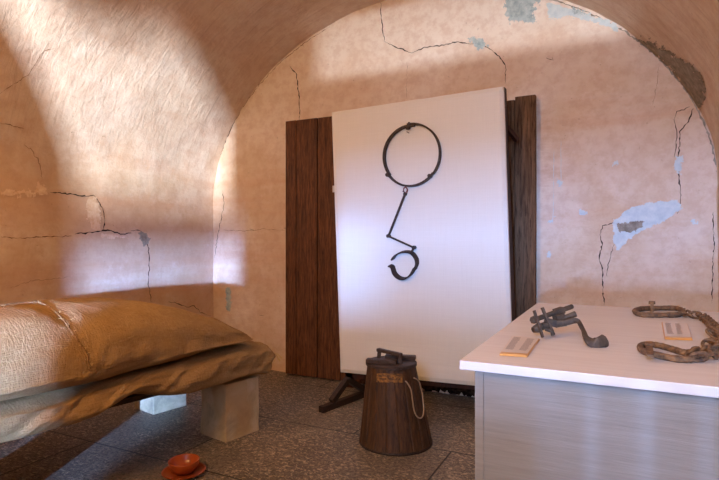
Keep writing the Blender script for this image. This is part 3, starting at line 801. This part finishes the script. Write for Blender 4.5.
def lv(b):
    rings = []
    for i, p in enumerate(lev):
        t = (lev[min(i+1, nl-1)]-lev[max(i-1, 0)]).normalized(); s = t.cross(FWD).normalized(); w = rr[i]; th = .0065
        k = [s*w-FWD*th*.6, s*w+FWD*th*.6, s*w*.4+FWD*th, -s*w*.4+FWD*th, -s*w+FWD*th*.6, -s*w-FWD*th*.6, -s*w*.4-FWD*th, s*w*.4-FWD*th]
        ring = []
        for v in k:
            q = p+v; q.z = max(q.z, tz+.0008); ring.append(b.verts.new(q))
        rings.append(ring)
    for A, B_ in zip(rings, rings[1:]):
        for k in range(8): b.faces.new((A[k], A[(k+1) % 8], B_[(k+1) % 8], B_[k]))
    b.faces.new(rings[0]); b.faces.new(rings[-1]); bmesh.ops.recalc_face_normals(b, faces=b.faces)
part('lever', lv)
part('lever_socket', lambda b: bar(b, P(556, 325, 1.635), P(566, 323.5, 1.63), .016, .013))

# ------------------------------------------------------------------ shackles and chain
sh = thing('shackles', 'rusty iron chain joining two oval shackles, curved round the caption plate on the table', 'shackles', tuple(on_z(690, 335, tz)))
def shackle(path, r, bolt, bh, z=0):
    pts = spline([on_z(x, y, tz+r+z) for x, y in path], 6, True)
    bm = bmesh.new(); tube(bm, pts, r, 10, True, rs=[r*random.uniform(.93, 1.08) for _ in pts]); s = obj('shackle', bm, M['rust'], sh, True)
    p = on_z(*bolt, tz+r*2); bm = bmesh.new()
    tube(bm, [p+Vector((0, 0, -r*1.6)), p+Vector((0, 0, bh*.55)), p+Vector((0, 0, bh*.56)), p+Vector((0, 0, bh))], .007, 10, rs=[.0065, .0065, .013, .012]); obj('bolt', bm, M['rust'], s)
    return s
s2_ = shackle([(640.5, 346), (648, 344.3), (660, 345.8), (672, 349), (684, 352.5), (695, 352.5), (697, 357), (688, 359.5), (675, 358.6), (661, 356), (649, 353), (642, 350)], .0088, (650, 346.5), .008)
s1_ = shackle([(635, 311), (640, 309), (652, 308.2), (665, 308), (677, 308.5), (683, 311), (678, 314.5), (664, 315), (650, 315), (639, 314)], .0105, (652, 307.5), .026)
# crossbar pinning near shackle
bm = bmesh.new(); bar(bm, on_z(648.5, 343.5, tz+.019), on_z(650.5, 356, tz+.019), .016, .007); obj('hasp', bm, M['rust'], s2_)
def link_at(p, d, tilt, L=.038, W=.026, r=.0046):
    d = d.normalized(); s = d.cross(UP).normalized(); u = s.cross(d)
    s, u = s*cos(tilt)+u*sin(tilt), u*cos(tilt)-s*sin(tilt)
    pts = []
    hl = L/2-W/2
    for k in range(20):
        a = 2*PI*k/20; x = (hl if cos(a) > 0 else -hl)+W/2*cos(a)*.9; pts.append(p+d*x+s*W/2*sin(a))
    mz = min(q.z for q in pts)-r
    if mz < tz+.0006: pts = [q+Vector((0, 0, tz+.0006-mz)) for q in pts]
    bm = bmesh.new(); tube(bm, pts, r, 8, True); obj('chain_link', bm, M['rust'], sh, True)
cpath = spline([on_z(*p, tz+.012) for p in ((682, 312.5), (690, 315.5), (697, 316), (704, 318.5), (711, 325), (717, 331), (723, 338), (724, 345), (717, 349.5), (709, 350), (701, 351.5), (693, 353))], 14)
dist = [0]
for a, b in zip(cpath, cpath[1:]): dist.append(dist[-1]+(b-a).length)
tot = dist[-1]; nlk = int(tot/.0265)
def atl(s):
    for i in range(len(dist)-1):
        if dist[i+1] >= s: t = (s-dist[i])/(dist[i+1]-dist[i]+1e-9); return cpath[i].lerp(cpath[i+1], t)
    return cpath[-1]
for i in range(nlk+1):
    s = tot*i/nlk; p = atl(s); d = atl(min(tot, s+.012))-atl(max(0, s-.012))
    link_at(p, d+RGT*random.uniform(-.004, .004)+FWD*random.uniform(-.004, .004), (math.radians(35) if i % 2 else math.radians(-52)))
# slack links heaped by the near shackle
for (x, y, ang_, tl) in ((706, 355, .5, .3), (713, 353, 1.4, -.9), (719, 350, 2.4, .8), (699, 357, .2, 1.0), (714, 341, 2.0, .3), (711, 333, 1.2, -.8), (710, 344, 2.6, .7)):
    link_at(on_z(x, y, tz+.016), Vector((cos(ang_), sin(ang_), .1)), tl)

# ------------------------------------------------------------------ light
def area(name, loc, tgt, sx, sy, power, col, spread=180):
    l = bpy.data.lights.new(name, 'AREA'); l.shape = 'RECTANGLE'; l.size = sx; l.size_y = sy; l.energy = power; l.color = col; l.spread = math.radians(spread)
    o = bpy.data.objects.new(name, l); C.objects.link(o); o.location = loc
    o.rotation_euler = (Vector(tgt)-Vector(loc)).to_track_quat('-Z', 'Y').to_euler(); return o
area('daylight_low', (0, -8, 1.05), (-1.2, 0, 1.0), .08, .26, 520, (.22, .43, 1.0))
area('daylight_door', (0, -8, 1.13), (-2.75, -2, .95), .06, .12, 40, (.26, .46, 1.0), 28)
area('daylight_high', (0, -8, 1.38), (-1.6, 0, 1.9), .07, .16, 1500, (.74, .86, 1.0))
area('ceiling_lamp', (-1.8, -4.7, 2.65), (-2.5, -.8, .7), .9, .9, 52, (1.0, .58, .22))
area('cool_fill', (.15, -5.8, 2.2), (.35, 0, 1.1), .7, .9, 23, (.45, .63, 1.0), 70)  # added broad cool fill inside the room, no window opening behind it
w = bpy.data.worlds.new('world'); bpy.context.scene.world = w; w.use_nodes = True
w.node_tree.nodes['Background'].inputs[0].default_value = (.6, .75, 1, 1); w.node_tree.nodes['Background'].inputs[1].default_value = .05
vs = bpy.context.scene.view_settings
vs.view_transform = 'Standard'; vs.look = 'None'; vs.gamma = 1; vs.use_curve_mapping = False; vs.exposure = .32
